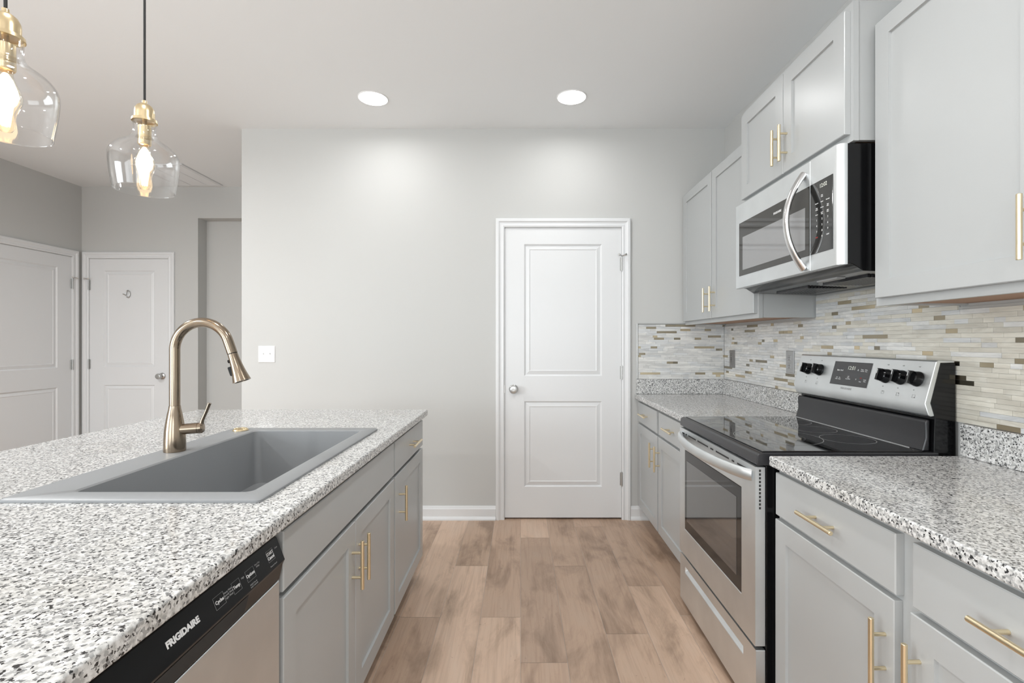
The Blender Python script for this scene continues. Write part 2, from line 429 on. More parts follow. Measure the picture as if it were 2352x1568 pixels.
def baseboard(name, P, u0, u1):
    bm = BM(); prof = [(0, 0), (.0, .028), (.018, .022), (.024, .012), (.024, 0)]
    # board + shoe
    pr = [(0.0, 0), (.024, 0), (.024, .008), (.016, .022), (.013, .024), (.013, .075), (.009, .084), (.006, .094), (0, .096)]
    a = [bm.verts.new(P(u0, v, w)) for w, v in pr]; b = [bm.verts.new(P(u1, v, w)) for w, v in pr]
    n = len(pr); bm.faces.new(a); bm.faces.new(b[::-1])
    for i in range(n): bm.faces.new((a[i], b[i], b[(i+1) % n], a[(i+1) % n]))
    struct(name, bm, M['white'])
baseboard('baseboard_back', YB(YBK), -1.957, DB[0]-.063)
baseboard('baseboard_back_right', YB(YBK), DB[1]+.063, .90)
baseboard('baseboard_hall', YB(YH), D2[1]+.063, -3.11)
baseboard('baseboard_left', XI(XL), YF, D1[0]-.063)

# ------------------------------------------------------------------ cabinets
C = .880   # counter top height
def pull(P, u, v, vertical, mat_=None, L=.150, parent=None, r=.0058):
    bm = BM(); w = .032; h = L/2; q = .038
    def p(t, ww): return P(u, v+t, ww) if vertical else P(u+t, v, ww)
    tube(bm, [p(-h, w), p(-h+.001, w), p(h-.001, w), p(h, w)], [r*.8, r, r, r*.8], 16)
    for s in (-1, 1): tube(bm, [p(s*q, .0003), p(s*q, w)], .0042, 12)
    return link('handle', bm, M['brass'], parent, smooth=True, label='brushed gold bar handle')
DZ = (.695, .829); DO = (.112, .681)
def base_cabinet(P0, X, name, label, u0, u1, fronts, frame_top=.846, group=None, cat='cabinet'):
    """P0 maps (u,v,w), w=0 on the door-frame plane"""
    root = thing(name, label, cat, loc=P0((u0+u1)/2, 0, -.3), group=group)
    P = P0; dep = .59; t = .018
    bm = BM()
    for a, b in ((u0, u0+t), (u1-t, u1)): quadbox(bm, P, a, b, .0, frame_top, -dep, -.072); quadbox(bm, P, a, b, .1, frame_top, -.072, -.02)
    quadbox(bm, P, u0+t, u1-t, .1, .118, -dep, -.02); quadbox(bm, P, u0+t, u1-t, .118, frame_top, -dep, -dep+.012)
    quadbox(bm, P, u0+t, u1-t, 0, .1, -.085, -.072)
    # face frame
    stiles = [(u0, u0+.035), (u1-.035, u1)]
    mids = [f for f in fronts.get('stile', [])]; rails = not fronts.get('open')
    for m_ in mids: stiles.append((m_-.03, m_+.03))
    stiles.sort()
    for a, b in stiles: quadbox(bm, P, a, b, .1, frame_top, -.02, 0)
    for (a, b), (c, d) in zip(stiles, stiles[1:]):
        for z0, z1 in ((.1, .14), (.665, .71), (.815, frame_top)) if rails else ((.1, .14),): quadbox(bm, P, b, c, z0, z1, -.02, 0)
    link('body', bm, M['cab'], root)
    for a, b, pu in fronts.get('drawers', []):
        bm = BM(); slab(bm, P, a, b, DZ[0], DZ[1], .0005, .020)
        d = link('drawer' if pu is not None else 'false_front', bm, M['cab'], root)
        if pu is not None: pull(lambda u, v, w: P(u, v, w+.020), pu, .762, False, parent=d, L=.158)
    for a, b, pu in fronts.get('doors', []):
        bm = BM(); shaker(bm, P, a, b, DO[0], DO[1], .0005, .020)
        d = link('door', bm, M['cab'], root)
        pull(lambda u, v, w: P(u, v, w+.020), pu, .555, True, parent=d)
    return root
PR = XR(.835)
base_cabinet(PR, .835, 'base_cabinet', 'grey two-drawer two-door base cabinet between the white pantry door wall and the range', 2.368, 3.430,
             dict(stile=[2.915], drawers=[(2.935, 3.405, 3.19), (2.385, 2.895, 2.648)], doors=[(2.925, 3.405, 2.984), (2.385, 2.905, 2.875)]))
base_cabinet(PR, .835, 'base_cabinet', 'grey two-drawer two-door base cabinet in the near right foreground, beside the range', .50, 1.580,
             dict(stile=[1.048], drawers=[(1.066, 1.567, 1.315), (.52, 1.020, .78)], doors=[(1.070, 1.569, 1.095), (.52, 1.026, 1.0)]))
PI_ = XI(-.542)
base_cabinet(PI_, -.542, 'sink_base_cabinet', 'grey island sink base cabinet with false front over two doors, next to the dishwasher', 1.072, 2.028,
             dict(open=True, drawers=[(1.079, 2.020, None)], doors=[(1.079, 1.546, 1.516), (1.550, 2.020, 1.580)]))
base_cabinet(PI_, -.542, 'island_end_cabinet', 'grey island cabinet with one drawer over one door at the far end of the island', 2.031, 2.615,
             dict(open=True, drawers=[(2.036, 2.609, 2.34)], doors=[(2.036, 2.609, 2.100)]))
# panel on the seating side of the island
bm = BM(); box(bm, -1.165, -1.137, .432, 2.615, 0, .846); box(bm, -1.165, -.545, .40, .430, 0, .846)
o = link('island_cladding', bm, M['cab']); setp(o, 'grey cladding closing the seating side and near end of the island', 'cladding')

def counter(name, label, rect, hole=None, ov=.03):
    x0, x1, y0, y1 = rect; z0, z1 = C-.032, C
    root = thing(name, label, 'countertop', loc=((x0+x1)/2, (y0+y1)/2, z0))
    bm = BM()
    if hole:
        xs = [x0, hole[0], hole[1], x1]; ys = [y0, hole[2], hole[3], y1]
        G = {}
        for z in (z0, z1):
            for i, x in enumerate(xs):
                for j, y in enumerate(ys): G[i, j, z] = bm.verts.new((x, y, z))
        for z in (z0, z1):
            for i in range(3):
                for j in range(3):
                    if (i, j) != (1, 1): bm.faces.new((G[i, j, z], G[i+1, j, z], G[i+1, j+1, z], G[i, j+1, z]))
        per = [(0, 0), (1, 0), (2, 0), (3, 0), (3, 1), (3, 2), (3, 3), (2, 3), (1, 3), (0, 3), (0, 2), (0, 1)]
        for a, b in zip(per, per[1:]+per[:1]): bm.faces.new((G[a+(z0,)], G[b+(z0,)], G[b+(z1,)], G[a+(z1,)]))
        per = [(1, 1), (2, 1), (2, 2), (1, 2)]
        for a, b in zip(per, per[1:]+per[:1]): bm.faces.new((G[a+(z0,)], G[b+(z0,)], G[b+(z1,)], G[a+(z1,)]))
    else: box(bm, x0, x1, y0, y1, z0, z1)
    link('slab', bm, M['granite'], root, bevel=.005, seg=3)
    return root
SK = (-1.19, -.592, 1.112, 2.035)     # sink rim
counter('island_countertop', 'long speckled grey granite island countertop around the grey sink', (-1.742, -.502, .40, 2.645), (SK[0]+.025, SK[1]-.025, SK[2]+.025, SK[3]-.025))
k = counter('countertop', 'speckled granite countertop running from the range to the back wall', (.797, XW-.001, 2.362, YBK-.001))
bm = BM(); box(bm, .808, XW-.001, YBK-.021, YBK-.001, C+.0005, C+.104); link('curb', bm, M['granite'], k, bevel=.002)
bm = BM(); box(bm, XW-.021, XW-.001, 2.362, YBK-.022, C+.0005, C+.104); link('curb', bm, M['granite'], k, bevel=.002)
k = counter('countertop', 'speckled granite countertop in the near right foreground, in front of the range side', (.797, XW-.001, .49, 1.574))
bm = BM(); box(bm, XW-.021, XW-.001, .49, 1.574, C+.0005, C+.104); link('curb', bm, M['granite'], k, bevel=.002)

# wall cabinets
def wall_cabinet(label, P, u0, u1, z0, z1, dep, doors, dz, pz, name='wall_cabinet'):
    root = thing(name, label, 'cabinet', loc=P((u0+u1)/2, z0, -dep/2))
    bm = BM(); t = .016
    for a, b in ((u0+.003, u0+.003+t), (u1-t-.003, u1-.003)): quadbox(bm, P, a, b, z0+.002, z1, -dep, -.018)
    quadbox(bm, P, u0+.019, u1-.019, z1-.02, z1, -dep, -.018)
    quadbox(bm, P, u0+.019, u1-.019, z0+.02, z1-.02, -dep, -dep+.008)
    quadbox(bm, P, u0, u0+.035, z0, z1, -.018, 0); quadbox(bm, P, u1-.035, u1, z0, z1, -.018, 0)
    quadbox(bm, P, u0+.035, u1-.035, z0, z0+.035, -.018, 0); quadbox(bm, P, u0+.035, u1-.035, z1-.035, z1, -.018, 0)
    link('body', bm, M['cab'], root)
    bm = BM(); quadbox(bm, P, u0+.0195, u1-.0195, z0+.008, z0+.019, -dep+.001, -.0185)
    link('bottom_panel', bm, M['tan'], root, label='unpainted tan wood underside')
    for a, b, pu in doors:
        bm = BM(); shaker(bm, P, a, b, dz[0], dz[1], .0005, .020, st=.058)
        d = link('door', bm, M['cab'], root); pull(lambda u, v, w: P(u, v, w+.020), pu, pz, True, parent=d, L=.146)
    return root
PU = XR(1.152)
wall_cabinet('tall grey two-door wall cabinet against the back wall, left of the microwave', PU, 2.368, 3.432, 1.361, 2.275, .279, [(2.912, 3.415, 2.958), (2.383, 2.902, 2.858)], (1.385, 2.258), 1.496)
wall_cabinet('short grey two-door wall cabinet directly above the microwave', XR(1.080), 1.590, 2.366, 1.900, 2.354, .351, [(1.982, 2.354, 2.006), (1.604, 1.978, 1.950)], (1.925, 2.328), 2.037)
wall_cabinet('large grey wall cabinet at the right edge, nearest the viewer', PU, .54, 1.586, 1.361, 2.275, .279, [(1.052, 1.566, 1.081), (.555, 1.046, 1.0)], (1.385, 2.258), 1.500)

# ------------------------------------------------------------------ tile backsplash
def tiles(name, label, P, u0, u1, v0, v1, warm, hi=None):
    bm = BM(); lay = bm.faces.layers.float.new('rnd')
    f = quadbox(bm, P, u0, u1, v0, v1, .0008, .0045)
    for q in f: q.material_index = 0
    h = .0152; v = v0; row = 0; rng = random.Random(name+label)
    vtop = hi[2] if hi else v1
    if hi:
        for q in quadbox(bm, P, hi[0], hi[1], v1, vtop, .0008, .0045): q.material_index = 0
    U0, U1 = u0, u1
    while v < vtop-.003:
        if v+h > v1+.001 and hi: u0, u1 = hi[0], hi[1]
        vt = min(v+h-.0006, vtop if (hi and v+h > v1+.001) else v1); u = u0+rng.uniform(-.15, 0)
        while u < u1:
            big = rng.random() < .2
            L = rng.choice((.035, .05, .07, .1, .14)) if not big else rng.uniform(.14, .22)
            r = rng.random()
            if r < .12: mi, L = 4, rng.choice((.032, .045, .045, .07, .09, .14))
            else:
                wr = warm((u0+u1)/2 if u < u0 else u)
                mi = 3 if rng.random() < wr else (2 if rng.random() < .3 else 1)
            a, b = max(u, u0), min(u+L-.0006, u1)
            if b-a > .004:
                w = .0085 if mi != 4 else .0082; w += rng.uniform(-.0004, .0004)
                fs = quadbox(bm, P, a, b, v, vt, .004, w)
                rv = rng.random()
                for q in fs: q.material_index = mi; q[lay] = rv
            u += L
        v += h; row += 1
    o = link(name, bm, [M['grout'], M['marble'], M['marbleg'], M['marblew'], M['metaltile']])
    setp(o, label, 'backsplash'); return o
tiles('tile_backsplash', 'cool grey marble and metal strip mosaic on the back wall, beside the white door', YB(YBK), .822, XW-.010, C+.1055, 1.366, lambda u: .0)
tiles('tile_backsplash', 'cream and gold strip mosaic along the right wall behind the range', XR(XW), .49, YBK-.010, C+.1055, 1.359,
      lambda u: max(0, min(.85, (2.6-u)*.75)), hi=(1.594, 2.362, 1.460))
bm = BM(); P = YB(YBK)
quadbox(bm, P, .812, .8215, C+.1055, 1.374, .0005, .011); quadbox(bm, P, .8215, 1.148, 1.3665, 1.374, .0005, .011)
o = link('tile_edge_trim', bm, M['nickel'], bevel=.002); setp(o, 'slim metal edging strip framing the mosaic on the back wall', 'trim')

# tile behind the range continues below the backguard: plain wall stays

# ------------------------------------------------------------------ outlets and switches
def wallplate(name, label, P, u, v, m, kind, w=.074, h=.118):
    root = thing(name, label, 'switch' if kind != 'outlet' else 'outlet', loc=P(u, v-h/2, 0))
    bm = BM(); slab(bm, P, u-w/2, u+w/2, v-h/2, v+h/2, .0003, .006, .003); link('cover_plate', bm, m, root)
    Q = lambda a, b, c: P(a, b, c+.0061)
    if kind == 'outlet':
        for s in (-1, 1):
            bm = BM(); slab(bm, Q, u-.017, u+.017, v+s*.021-.015, v+s*.021+.015, 0, .0025); f = link('socket', bm, m, root)
            bm = BM()
            for du in (-.006, .006): quadbox(bm, Q, u+du-.001, u+du+.001, v+s*.021-.002, v+s*.021+.007, .0026, .003)
            quadbox(bm, Q, u-.002, u+.002, v+s*.021-.010, v+s*.021-.006, .0026, .003)
            link('slot', bm, M['gap'], f)
    elif kind == 'gfci':
        bm = BM(); slab(bm, Q, u-.017, u+.017, v-.034, v+.034, 0, .003); f = link('socket', bm, M['greyplate2'], root)
        bm = BM()
        for s in (-1, 1):
            for du in (-.006, .006): quadbox(bm, Q, u+du-.001, u+du+.001, v+s*.021-.002, v+s*.021+.006, .0031, .0036)
            quadbox(bm, Q, u-.006, u+.006, v+s*.006-.003, v+s*.006+.003, .0031, .004)
        link('slot', bm, M['gap'], f)
    else:
        for s in (-1, 1):
            bm = BM(); c = u+s*.023
            slab(bm, Q, c-.005, c+.005, v-.012, v+.012, 0, .001, .0005)
            f = link('toggle_recess', bm, M['greyplate'] if 0 else m, root)
            bm = BM(); quadbox(bm, Q, c-.0035, c+.0035, v+.000, v+.009, .001, .010); link('toggle', bm, m, f)
    for s in ((-1, 1) if kind != 'outlet' else (0,)):
        for c in ([u] if kind != 'toggle' else [u-.023, u+.023]):
            bm = BM(); a = Vector(P(c, v+s*.042, .0061)); ax = Vector(P(0, 0, 1))-Vector(P(0, 0, 0)); lathe(bm, [(.003, 0), (.0025, .0008)], a, ax, 10)
            link('screw', bm, m, root)
wallplate('light_switch', 'white double toggle switch plate on the grey back wall', YB(YBK), -1.78, 1.158, M['plate'], 'toggle', .116, .116)
wallplate('wall_outlet', 'grey outlet with dark sockets on the mosaic nearest the corner', XR(XW-.0092), 3.290, 1.130, M['greyplate2'], 'gfci')
wallplate('wall_outlet', 'grey outlet on the mosaic just left of the range backguard', XR(XW-.0092), 2.582, 1.139, M['greyplate'], 'outlet')

# ------------------------------------------------------------------ range
RY0, RY1 = 1.596, 2.356
rg = thing('range', 'freestanding stainless electric range with black glass cooktop', 'range', loc=(1.08, (RY0+RY1)/2, 0))
bm = BM()
prism(bm, [(.800, .055), (1.419, .055), (1.419, .842), (.800, .842)], RY0+.001, RY1-.001)
link('body', bm, M['black'], rg, bevel=.003)
for yy in (RY0+.05, RY1-.05):
    for xx in (.87, 1.36):
        bm = BM(); lathe(bm, [(.016, 0), (.016, .054)], (xx, yy, 0), n=12); link('foot', bm, M['blackm'], rg)
# side grille edge seen on the near side
# cooktop
bm = BM()
prism(bm, [(.768, .848), (.772, .843), (1.36, .843), (1.36, .885), (.782, .885), (.770, .878)], RY0-.004, RY1+.004)
ct = link('cooktop', bm, M['dkgrey'], rg, bevel=.005, seg=3)
bm = BM(); box(bm, .792, 1.318, RY0+.008, RY1-.008, .8852, .8885); gl = link('cooktop_glass', bm, M['glassblk'], ct, bevel=.002)
bm = BM(); box(bm, 1.314, 1.318, RY0+.06, RY1-.01, .8887, .8905); link('rear_highlight_strip', bm, M['steelb'], ct)  # bright strip standing in for the highlight along the glass's rear edge
def ring(bm, cx, cy, r, w=.0011, z=.8889):
    n = 72; a = []; b = []
    for k in range(n):
        t = 2*math.pi*k/n; a.append(bm.verts.new((cx+(r-w)*math.cos(t), cy+(r-w)*math.sin(t), z))); b.append(bm.verts.new((cx+(r+w)*math.cos(t), cy+(r+w)*math.sin(t), z)))
    for k in range(n): bm.faces.new((a[k], a[(k+1) % n], b[(k+1) % n], b[k]))
for cx, cy, r in ((.965, 1.845, .150), (1.20, 1.80, .088), (.930, 2.19, .092), (1.205, 2.195, .085), (1.20, 2.00, .078)):
    bm = BM(); ring(bm, cx, cy, r)
    if r > .12: ring(bm, cx, cy, r*.62, .0003)
    link('burner_marking', bm, M['gprint'], ct)
# oven door
XD = .765; PD = XR(XD)
bm = BM()
y0, y1, z0, z1 = RY0+.001, RY1-.001, .252, .838
W0 = (1.700, 2.286, .374, .742)
us = [y0, W0[0], W0[1], y1]; vs = [z0, W0[2], W0[3], z1]
G = [[bm.verts.new(PD(u, v, 0)) for u in us] for v in vs]
for j in range(3):
    for i in range(3):
        if (i, j) != (1, 1): bm.faces.new((G[j][i], G[j][i+1], G[j+1][i+1], G[j+1][i]))
rings(bm, PD, [W0+(0,), W0+(-.006,)], cap0=False, cap1=True)
rings(bm, PD, [(y0, y1, z0, z1, 0), (y0, y1, z0, z1, -.034)], cap0=False, cap1=True)
bmesh.ops.remove_doubles(bm, verts=bm.verts, dist=1e-5)
od = link('oven_door', bm, M['steel'], rg, bevel=.004, seg=3)
bm = BM(); quadbox(bm, PD, W0[0]+.0015, W0[1]-.0015, W0[2]+.0015, W0[3]-.0015, -.0055, -.001)
ow = link('oven_window', bm, M['winrim'], od)
bm = BM(); quadbox(bm, PD, W0[0]+.038, W0[1]-.028, W0[2]+.045, W0[3]-.045, -.0008, -.0002); link('inner_pane', bm, M['winblk'], od)
bm = BM()
for a, b in ((2.33, 2.285), (2.27, 2.255), (2.235, 2.14), (2.12, 2.00), (1.975, 1.945), (1.92, 1.80), (1.775, 1.755), (1.73, 1.63)):
    quadbox(bm, PD, b, a, .814, .820, -.001, .0006)
link('vent_slots', bm, M['gap'], od)
bm = BM()
for k in range(11): box(bm, XD+.012, XD+.018, RY0+.0002, RY0+.0012, .700+k*.0122, .7075+k*.0122)
link('side_slots', bm, M['gap'], od)
bm = BM(); pts = []; rr = []
for k in range(33):
    t = k/32; yy = 1.625+(2.335-1.625)*t; b = math.sin(math.pi*t)**.62
    pts.append((XD+.004-.062*b, yy, .800-.012*b*0+.004)); rr.append(.020)
tube(bm, pts, rr, 18, flat=((1, 0, 0), .55)); link('oven_handle', bm, M['steel'], od, smooth=True, label='bowed stainless handle bar')
# storage drawer
bm = BM(); y0, y1, z0, z1 = RY0+.001, RY1-.001, .024, .240
Gv = (1.690, 2.290, .168, .196)
us = [y0, Gv[0], Gv[1], y1]; vs = [z0, Gv[2], Gv[3], z1]
G = [[bm.verts.new(PD(u, v, -.002)) for u in us] for v in vs]
for j in range(3):
    for i in range(3):
        if (i, j) != (1, 1): bm.faces.new((G[j][i], G[j][i+1], G[j+1][i+1], G[j+1][i]))
r = Gv
rings(bm, PD, [r+(-.002,), (r[0]+.004, r[1]-.004, r[2]+.016, r[3]-.001, -.018)], cap0=False)
rings(bm, PD, [(y0, y1, z0, z1, -.002), (y0, y1, z0, z1, -.034)], cap0=False)
bmesh.ops.remove_doubles(bm, verts=bm.verts, dist=1e-5)
link('storage_drawer', bm, M['steel'], rg, bevel=.003)
# backguard
bm = BM(); prism(bm, [(1.345, .8425), (1.419, .8425), (1.417, 1.176), (1.368, 1.176), (1.334, 1.046), (1.350, 1.000)], RY0, RY1); link('backguard', bm, M['black'], rg, bevel=.002)
bm = BM(); Pg = [(1.324, .900), (1.345, .900), (1.349, .990), (1.338, .992), (1.331, .980), (1.331, .925), (1.318, .905)]
prism(bm, [(1.3185, .886), (1.344, .886), (1.3455, .990), (1.334, .990), (1.329, .980), (1.331, .930)], RY0+.012, RY1-.004)
link('lower_guard', bm, M['guard'], rg, bevel=.005, seg=3)
A = Vector((1.3145, 0, 1.045)); B = Vector((1.352, 0, 1.182)); UP = (B-A).normalized(); OUT = Vector((-UP.z, 0, UP.x)); SL = (B-A).length
bm = BM()
prism(bm, [(A.x, A.z), (B.x, B.z), (1.358, 1.186), (1.412, 1.183), (1.412, 1.178), (1.366, 1.1765), (1.3335, 1.046), (1.346, 1.004), (1.334, 1.002), (1.326, 1.006)], RY0-.003, RY1+.003)
cp = link('control_panel', bm, M['steel'], rg, bevel=.0025)
def S(y, t, w=0): return A + UP*(SL*t) + OUT*w + Vector((0, y, 0))    # t=0 bottom .. 1 top on the slanted face
def SP(u, v, w): q = S(u, v, w); return (q.x, q.y, q.z)
bm = BM(); rings(bm, SP, [(1.872, 2.092, .17, .86, .0002), (1.872, 2.092, .17, .86, .002), (1.874, 2.090, .185, .845, .0028)])
dp = link('display', bm, M['winrim'] if 0 else mat('display_glass', (.045, .045, .047), .2), cp)
YR = (0, -1, 0)
def rt(body, y, t, size, m=M['print'], par=dp, w=.003, **k): return text(k.pop('name', 'print'), body, size, S(y, t, w), YR, UP, m, par, depth=.0002, **k)
rt('12:01', 1.978, .68, .022, M['digit'], name='clock_digits')
rt('Bake  Broil', 2.045, .60, .0085, bold=.0001)
rt('Self     Set\nClean  Clock', 2.045, .36, .0065)
rt('Add\nWarm\nHeat & Hold', 1.985, .40, .0055)
rt('^', 1.938, .62, .018); rt('v', 1.938, .38, .013)
rt('Timer    Oven\nOn/Off   Time', 1.905, .64, .0065)
rt('Cook\nTime', 1.888, .36, .0065); rt('OFF', 1.912, .42, .006, M['red']); rt('Clear', 1.912, .32, .006)
rt('FRIGIDAIRE', 1.985, .08, .0115, M['gprint'], cp, .0004, name='brand_lettering', sx=1.15)
for i, yk in enumerate((2.268, 2.184, 1.788, 1.717, 1.647)):
    c = S(yk, .55, .0005); bm = BM()
    lathe(bm, [(.026, 0), (.026, .004), (.0245, .008), (.0225, .022), (.0195, .025)], c, OUT, 36)
    # finger grip across the knob
    s = .0062
    def KP(u, v, w): q = c + Vector((0, -1, 0))*u + UP*v + OUT*w; return (q.x, q.y, q.z)
    rings(bm, KP, [(-s, s, -.0225, .0225, .024), (-s*.8, s*.8, -.021, .021, .036), (-s*.5, s*.5, -.018, .018, .0375)])
    kn = link('control_knob', bm, M['black'], cp, smooth=True, sharp=30)
    bm = BM(); rings(bm, KP, [(-.0012, .0012, .002, .019, .0376), (-.0012, .0012, .002, .019, .0380)]); link('pointer', bm, M['print'], kn)
    bm = BM(); rings(bm, KP, [(-.0035, .0035, .0165, .0222, .0245), (-.003, .003, .0168, .0219, .0262)]); link('red_mark', bm, M['red'], kn) if i != 1 else bm.free()
    for dt, body in ((.30, 'OFF'), (-.27, 'HI')): rt(body, yk+(.004), .55+dt, .0055, M['gprint'], cp, .0004)
    q = S(yk-.002, .13, .0004)
    bm = BM()
    def QP(u, v, w): z = q + Vector((0, -1, 0))*u + UP*v + OUT*w; return (z.x, z.y, z.z)
    h = .0058; e = .0005
    for a in ((-h, h, -h, -h+e), (-h, h, h-e, h), (-h, -h+e, -h, h), (h-e, h, -h, h)): rings(bm, QP, [a+(0,), a+(.0002,)])
    px, py = ((-1, 1), (-1, -1), (0, 1), (1, 1), (1, -1))[i]
    rings(bm, QP, [(px*.0035-.0013, px*.0035+.0013, py*.0035-.0013, py*.0035+.0013, 0), (px*.0035-.0013, px*.0035+.0013, py*.0035-.0013, py*.0035+.0013, .0003)])
    link('burner_symbol', bm, M['dprint'], cp)

# ------------------------------------------------------------------ microwave
MY0, MY1 = 1.596, 2.362
mw = thing('microwave', 'stainless over-the-range microwave with curved handle, above the cooktop', 'microwave', loc=(1.25, (MY0+MY1)/2, 1.465))
bm = BM(); prism(bm, [(1.066, 1.502), (1.066, 1.895), (1.4225, 1.895), (1.4225, 1.468), (1.12, 1.478), (1.085, 1.500)], MY0+.002, MY1-.002)
body = link('body', bm, M['black'], mw, bevel=.003)
# front: stainless with rounded near and far ends
def front_strip(bm, ya, yb, za, zb, roundnear=False, X=1.037, back=1.0655):
    pts = [(back, yb), (X, yb)]
    if roundnear:
        for k in range(7):
            a = k/6*math.pi/2; pts.append((X+.024*(1-math.cos(a)), ya+.024-.024*math.sin(a)))
        pts.append((back, ya))
    else: pts += [(X, ya), (back, ya)]
    a = [bm.verts.new((x, y, za)) for x, y in pts]; b = [bm.verts.new((x, y, zb)) for x, y in pts]; n = len(pts)
    bm.faces.new(a); bm.faces.new(b[::-1])
    for i in range(n): bm.faces.new((a[i], b[i], b[(i+1) % n], a[(i+1) % n]))
bm = BM(); front_strip(bm, 1.756, MY1, 1.499, 1.894); md = link('door', bm, M['steel'], mw, bevel=.003)
bm = BM(); front_strip(bm, MY0, 1.7535, 1.499, 1.894, True); mc = link('control_panel', bm, M['steel'], mw, smooth=True)
PM = XR(1.037)
bm = BM(); rings(bm, PM, [(1.756+.001, 2.322, 1.555, 1.804, .0002), (1.757, 2.322, 1.555, 1.804, .0015), (1.758, 2.321, 1.556, 1.803, .002)])
gp = link('window_border', bm, mat('smoked_border_glass', (.028, .026, .022), .04, spec=.6), md)
bm = BM(); rings(bm, PM, [(1.782, 2.284, 1.580, 1.733, .0021), (1.782, 2.284, 1.580, 1.733, .0024)])
link('window', bm, mat('microwave_window', (.20, .20, .20), .05, spec=1.0, coat=1.0), md)
bm = BM(); rings(bm, PM, [(1.626, 1.7525, 1.555, 1.804, .0002), (1.626, 1.7525, 1.555, 1.804, .0015), (1.627, 1.7515, 1.556, 1.803, .002)])
kp = link('keypad', bm, mat('keypad_glass', (.02, .02, .019), .06, spec=.8), mc)
text('brand_lettering', 'FRIGIDAIRE', .012, (1.037-.0026, 1.975, 1.768), YR, (0, 0, 1), M['print'], md, bold=.0003, depth=.0002)
def kt(body, y, z, size, m=M['print'], name='print'): return text(name, body, size, (1.037-.0026, y, z), YR, (0, 0, 1), m, kp, depth=.0002, bold=.00012)
kt('12:02', 1.675, 1.783, .019, M['digit'], 'clock_digits')
cols = (1.712, 1.682, 1.650)
rows = [('', 'Auto\nCook', ''), ('Popcorn', 'Potato', 'Beverage'), ('Melt\nSoften', 'Defrost', 'Vent\nHi/Lo'), ('Power', 'Cook\nTime', 'Light\nTimer'), ('1', '2', '3'), ('4', '5', '6'), ('7', '8', '9'), ('STOP', '0', 'START')]
for j, rw in enumerate(rows):
    for i, tx in enumerate(rw):
        if tx: kt(tx, cols[i], 1.748-j*.0198, .0095 if len(tx) == 1 else .0052, M['redl'] if tx == 'STOP' else M['print'])
bm = BM(); pts = []
for k in range(33):
    t = k/32; a = (t-.5)*2; b = (1-a*a); pts.append((1.034-.064*b, 1.792, 1.512+.345*t))
tube(bm, pts, [.0155]*33, 20, flat=((1, 0, 0), .6)); link('door_handle', bm, M['steelb'], md, smooth=True, label='bright curved handle')
bm = BM()
for a, b in ((1.68, 1.93), (2.03, 2.28)): 
    for k in range(12):
        x = 1.19+k*.014; box(bm, x, x+.008, a, b, 1.4675-.0, 1.4695+.006)
link('filter', bm, M['dkgrey'], mw)
bm = BM(); box(bm, 1.13, 1.16, 1.75, 1.87, 1.472, 1.4785); link('cooktop_lamp_lens', bm, M['greyplate'], mw)

# ------------------------------------------------------------------ dishwasher
DY0, DY1 = .460, 1.066
dw = thing('dishwasher', 'stainless dishwasher with black control panel under the island countertop', 'dishwasher', loc=(-.85, (DY0+DY1)/2, 0))
bm = BM(); box(bm, -1.12, -.56, DY0+.004, DY1-.004, .09, .835); box(bm, -1.12, -.62, DY0+.004, DY1-.004, 0, .09); link('body', bm, M['blackm'], dw)
bm = BM(); prism(bm, [(-.559, .10), (-.526, .10), (-.5245, .105), (-.5245, .729), (-.559, .729)], DY0+.002, DY1); link('door_panel', bm, M['steel'], dw, bevel=.003)
bm = BM(); prism(bm, [(-.559, .731), (-.525, .731), (-.5175, .765), (-.5125, .774), (-.531, .822), (-.538, .826), (-.559, .826)], DY0+.002, DY1)
dc = link('control_panel', bm, M['blackm'], dw, bevel=.0015)
bm = BM(); prism(bm, [(-.5255, .7315), (-.5165, .766), (-.516, .766), (-.525, .7315)], .49, .93)
link('pocket_handle', bm, M['gap'], dc)
a = Vector((-.5125, 0, .774)); b = Vector((-.531, 0, .822)); U2 = (b-a).normalized()
O2 = Vector((U2.z, 0, -U2.x)); L2 = (b-a).length
def DT(body, y, t, size, name='print', m=M['print'], bold=.00012, sx=1.0): return text(name, body, size, a+U2*(L2*t)+O2*.0006+Vector((0, y, 0)), (0, 1, 0), U2, m, dc, depth=.0002, bold=bold, sx=sx)
DT('FRIGIDAIRE', .757, .5, .0138, 'brand_lettering', bold=.0007, sx=1.05)
def DBX(y, t, w, h):
    bm = BM(); c = a+U2*(L2*t)+O2*.0004+Vector((0, y, 0)); e = .0004
    def Q(u, v, ww): q = c+Vector((0, 1, 0))*u+U2*v+O2*ww; return (q.x, q.y, q.z)
    for r in ((-w, w, -h, -h+e), (-w, w, h-e, h), (-w, -w+e, -h, h), (w-e, w, -h, h)): rings(bm, Q, [r+(0,), r+(.0002,)])
    link('button_outline', bm, M['gprint'], dc)
for body, y in (('Cycles', .848), ('Temp', .899), ('Options', .945)):
    DT(body, y, .5, .0085); DBX(y, .5, .014 if body != 'Temp' else .012, .0105)
DT('START\nCancel', 1.022, .56, .0088, bold=.0002); DBX(1.022, .56, .0125, .0115)
DT('Heavy Wash\nNormal Wash\nLight Wash', .874, .5, .0048, m=M['gprint'], bold=0)
DT('High', .921, .6, .0048, m=M['gprint'], bold=0); DT('Heat Dry\nDelay', .973, .62, .0048, m=M['gprint'], bold=0)
DT('Hold 3 Sec to\nLock Controls', .945, .12, .0042, m=M['gprint'], bold=0); DT('Press to Cancel', 1.022, .16, .004, m=M['gprint'], bold=0); DT('Clean', 1.048, .68, .0048, m=M['gprint'], bold=0)

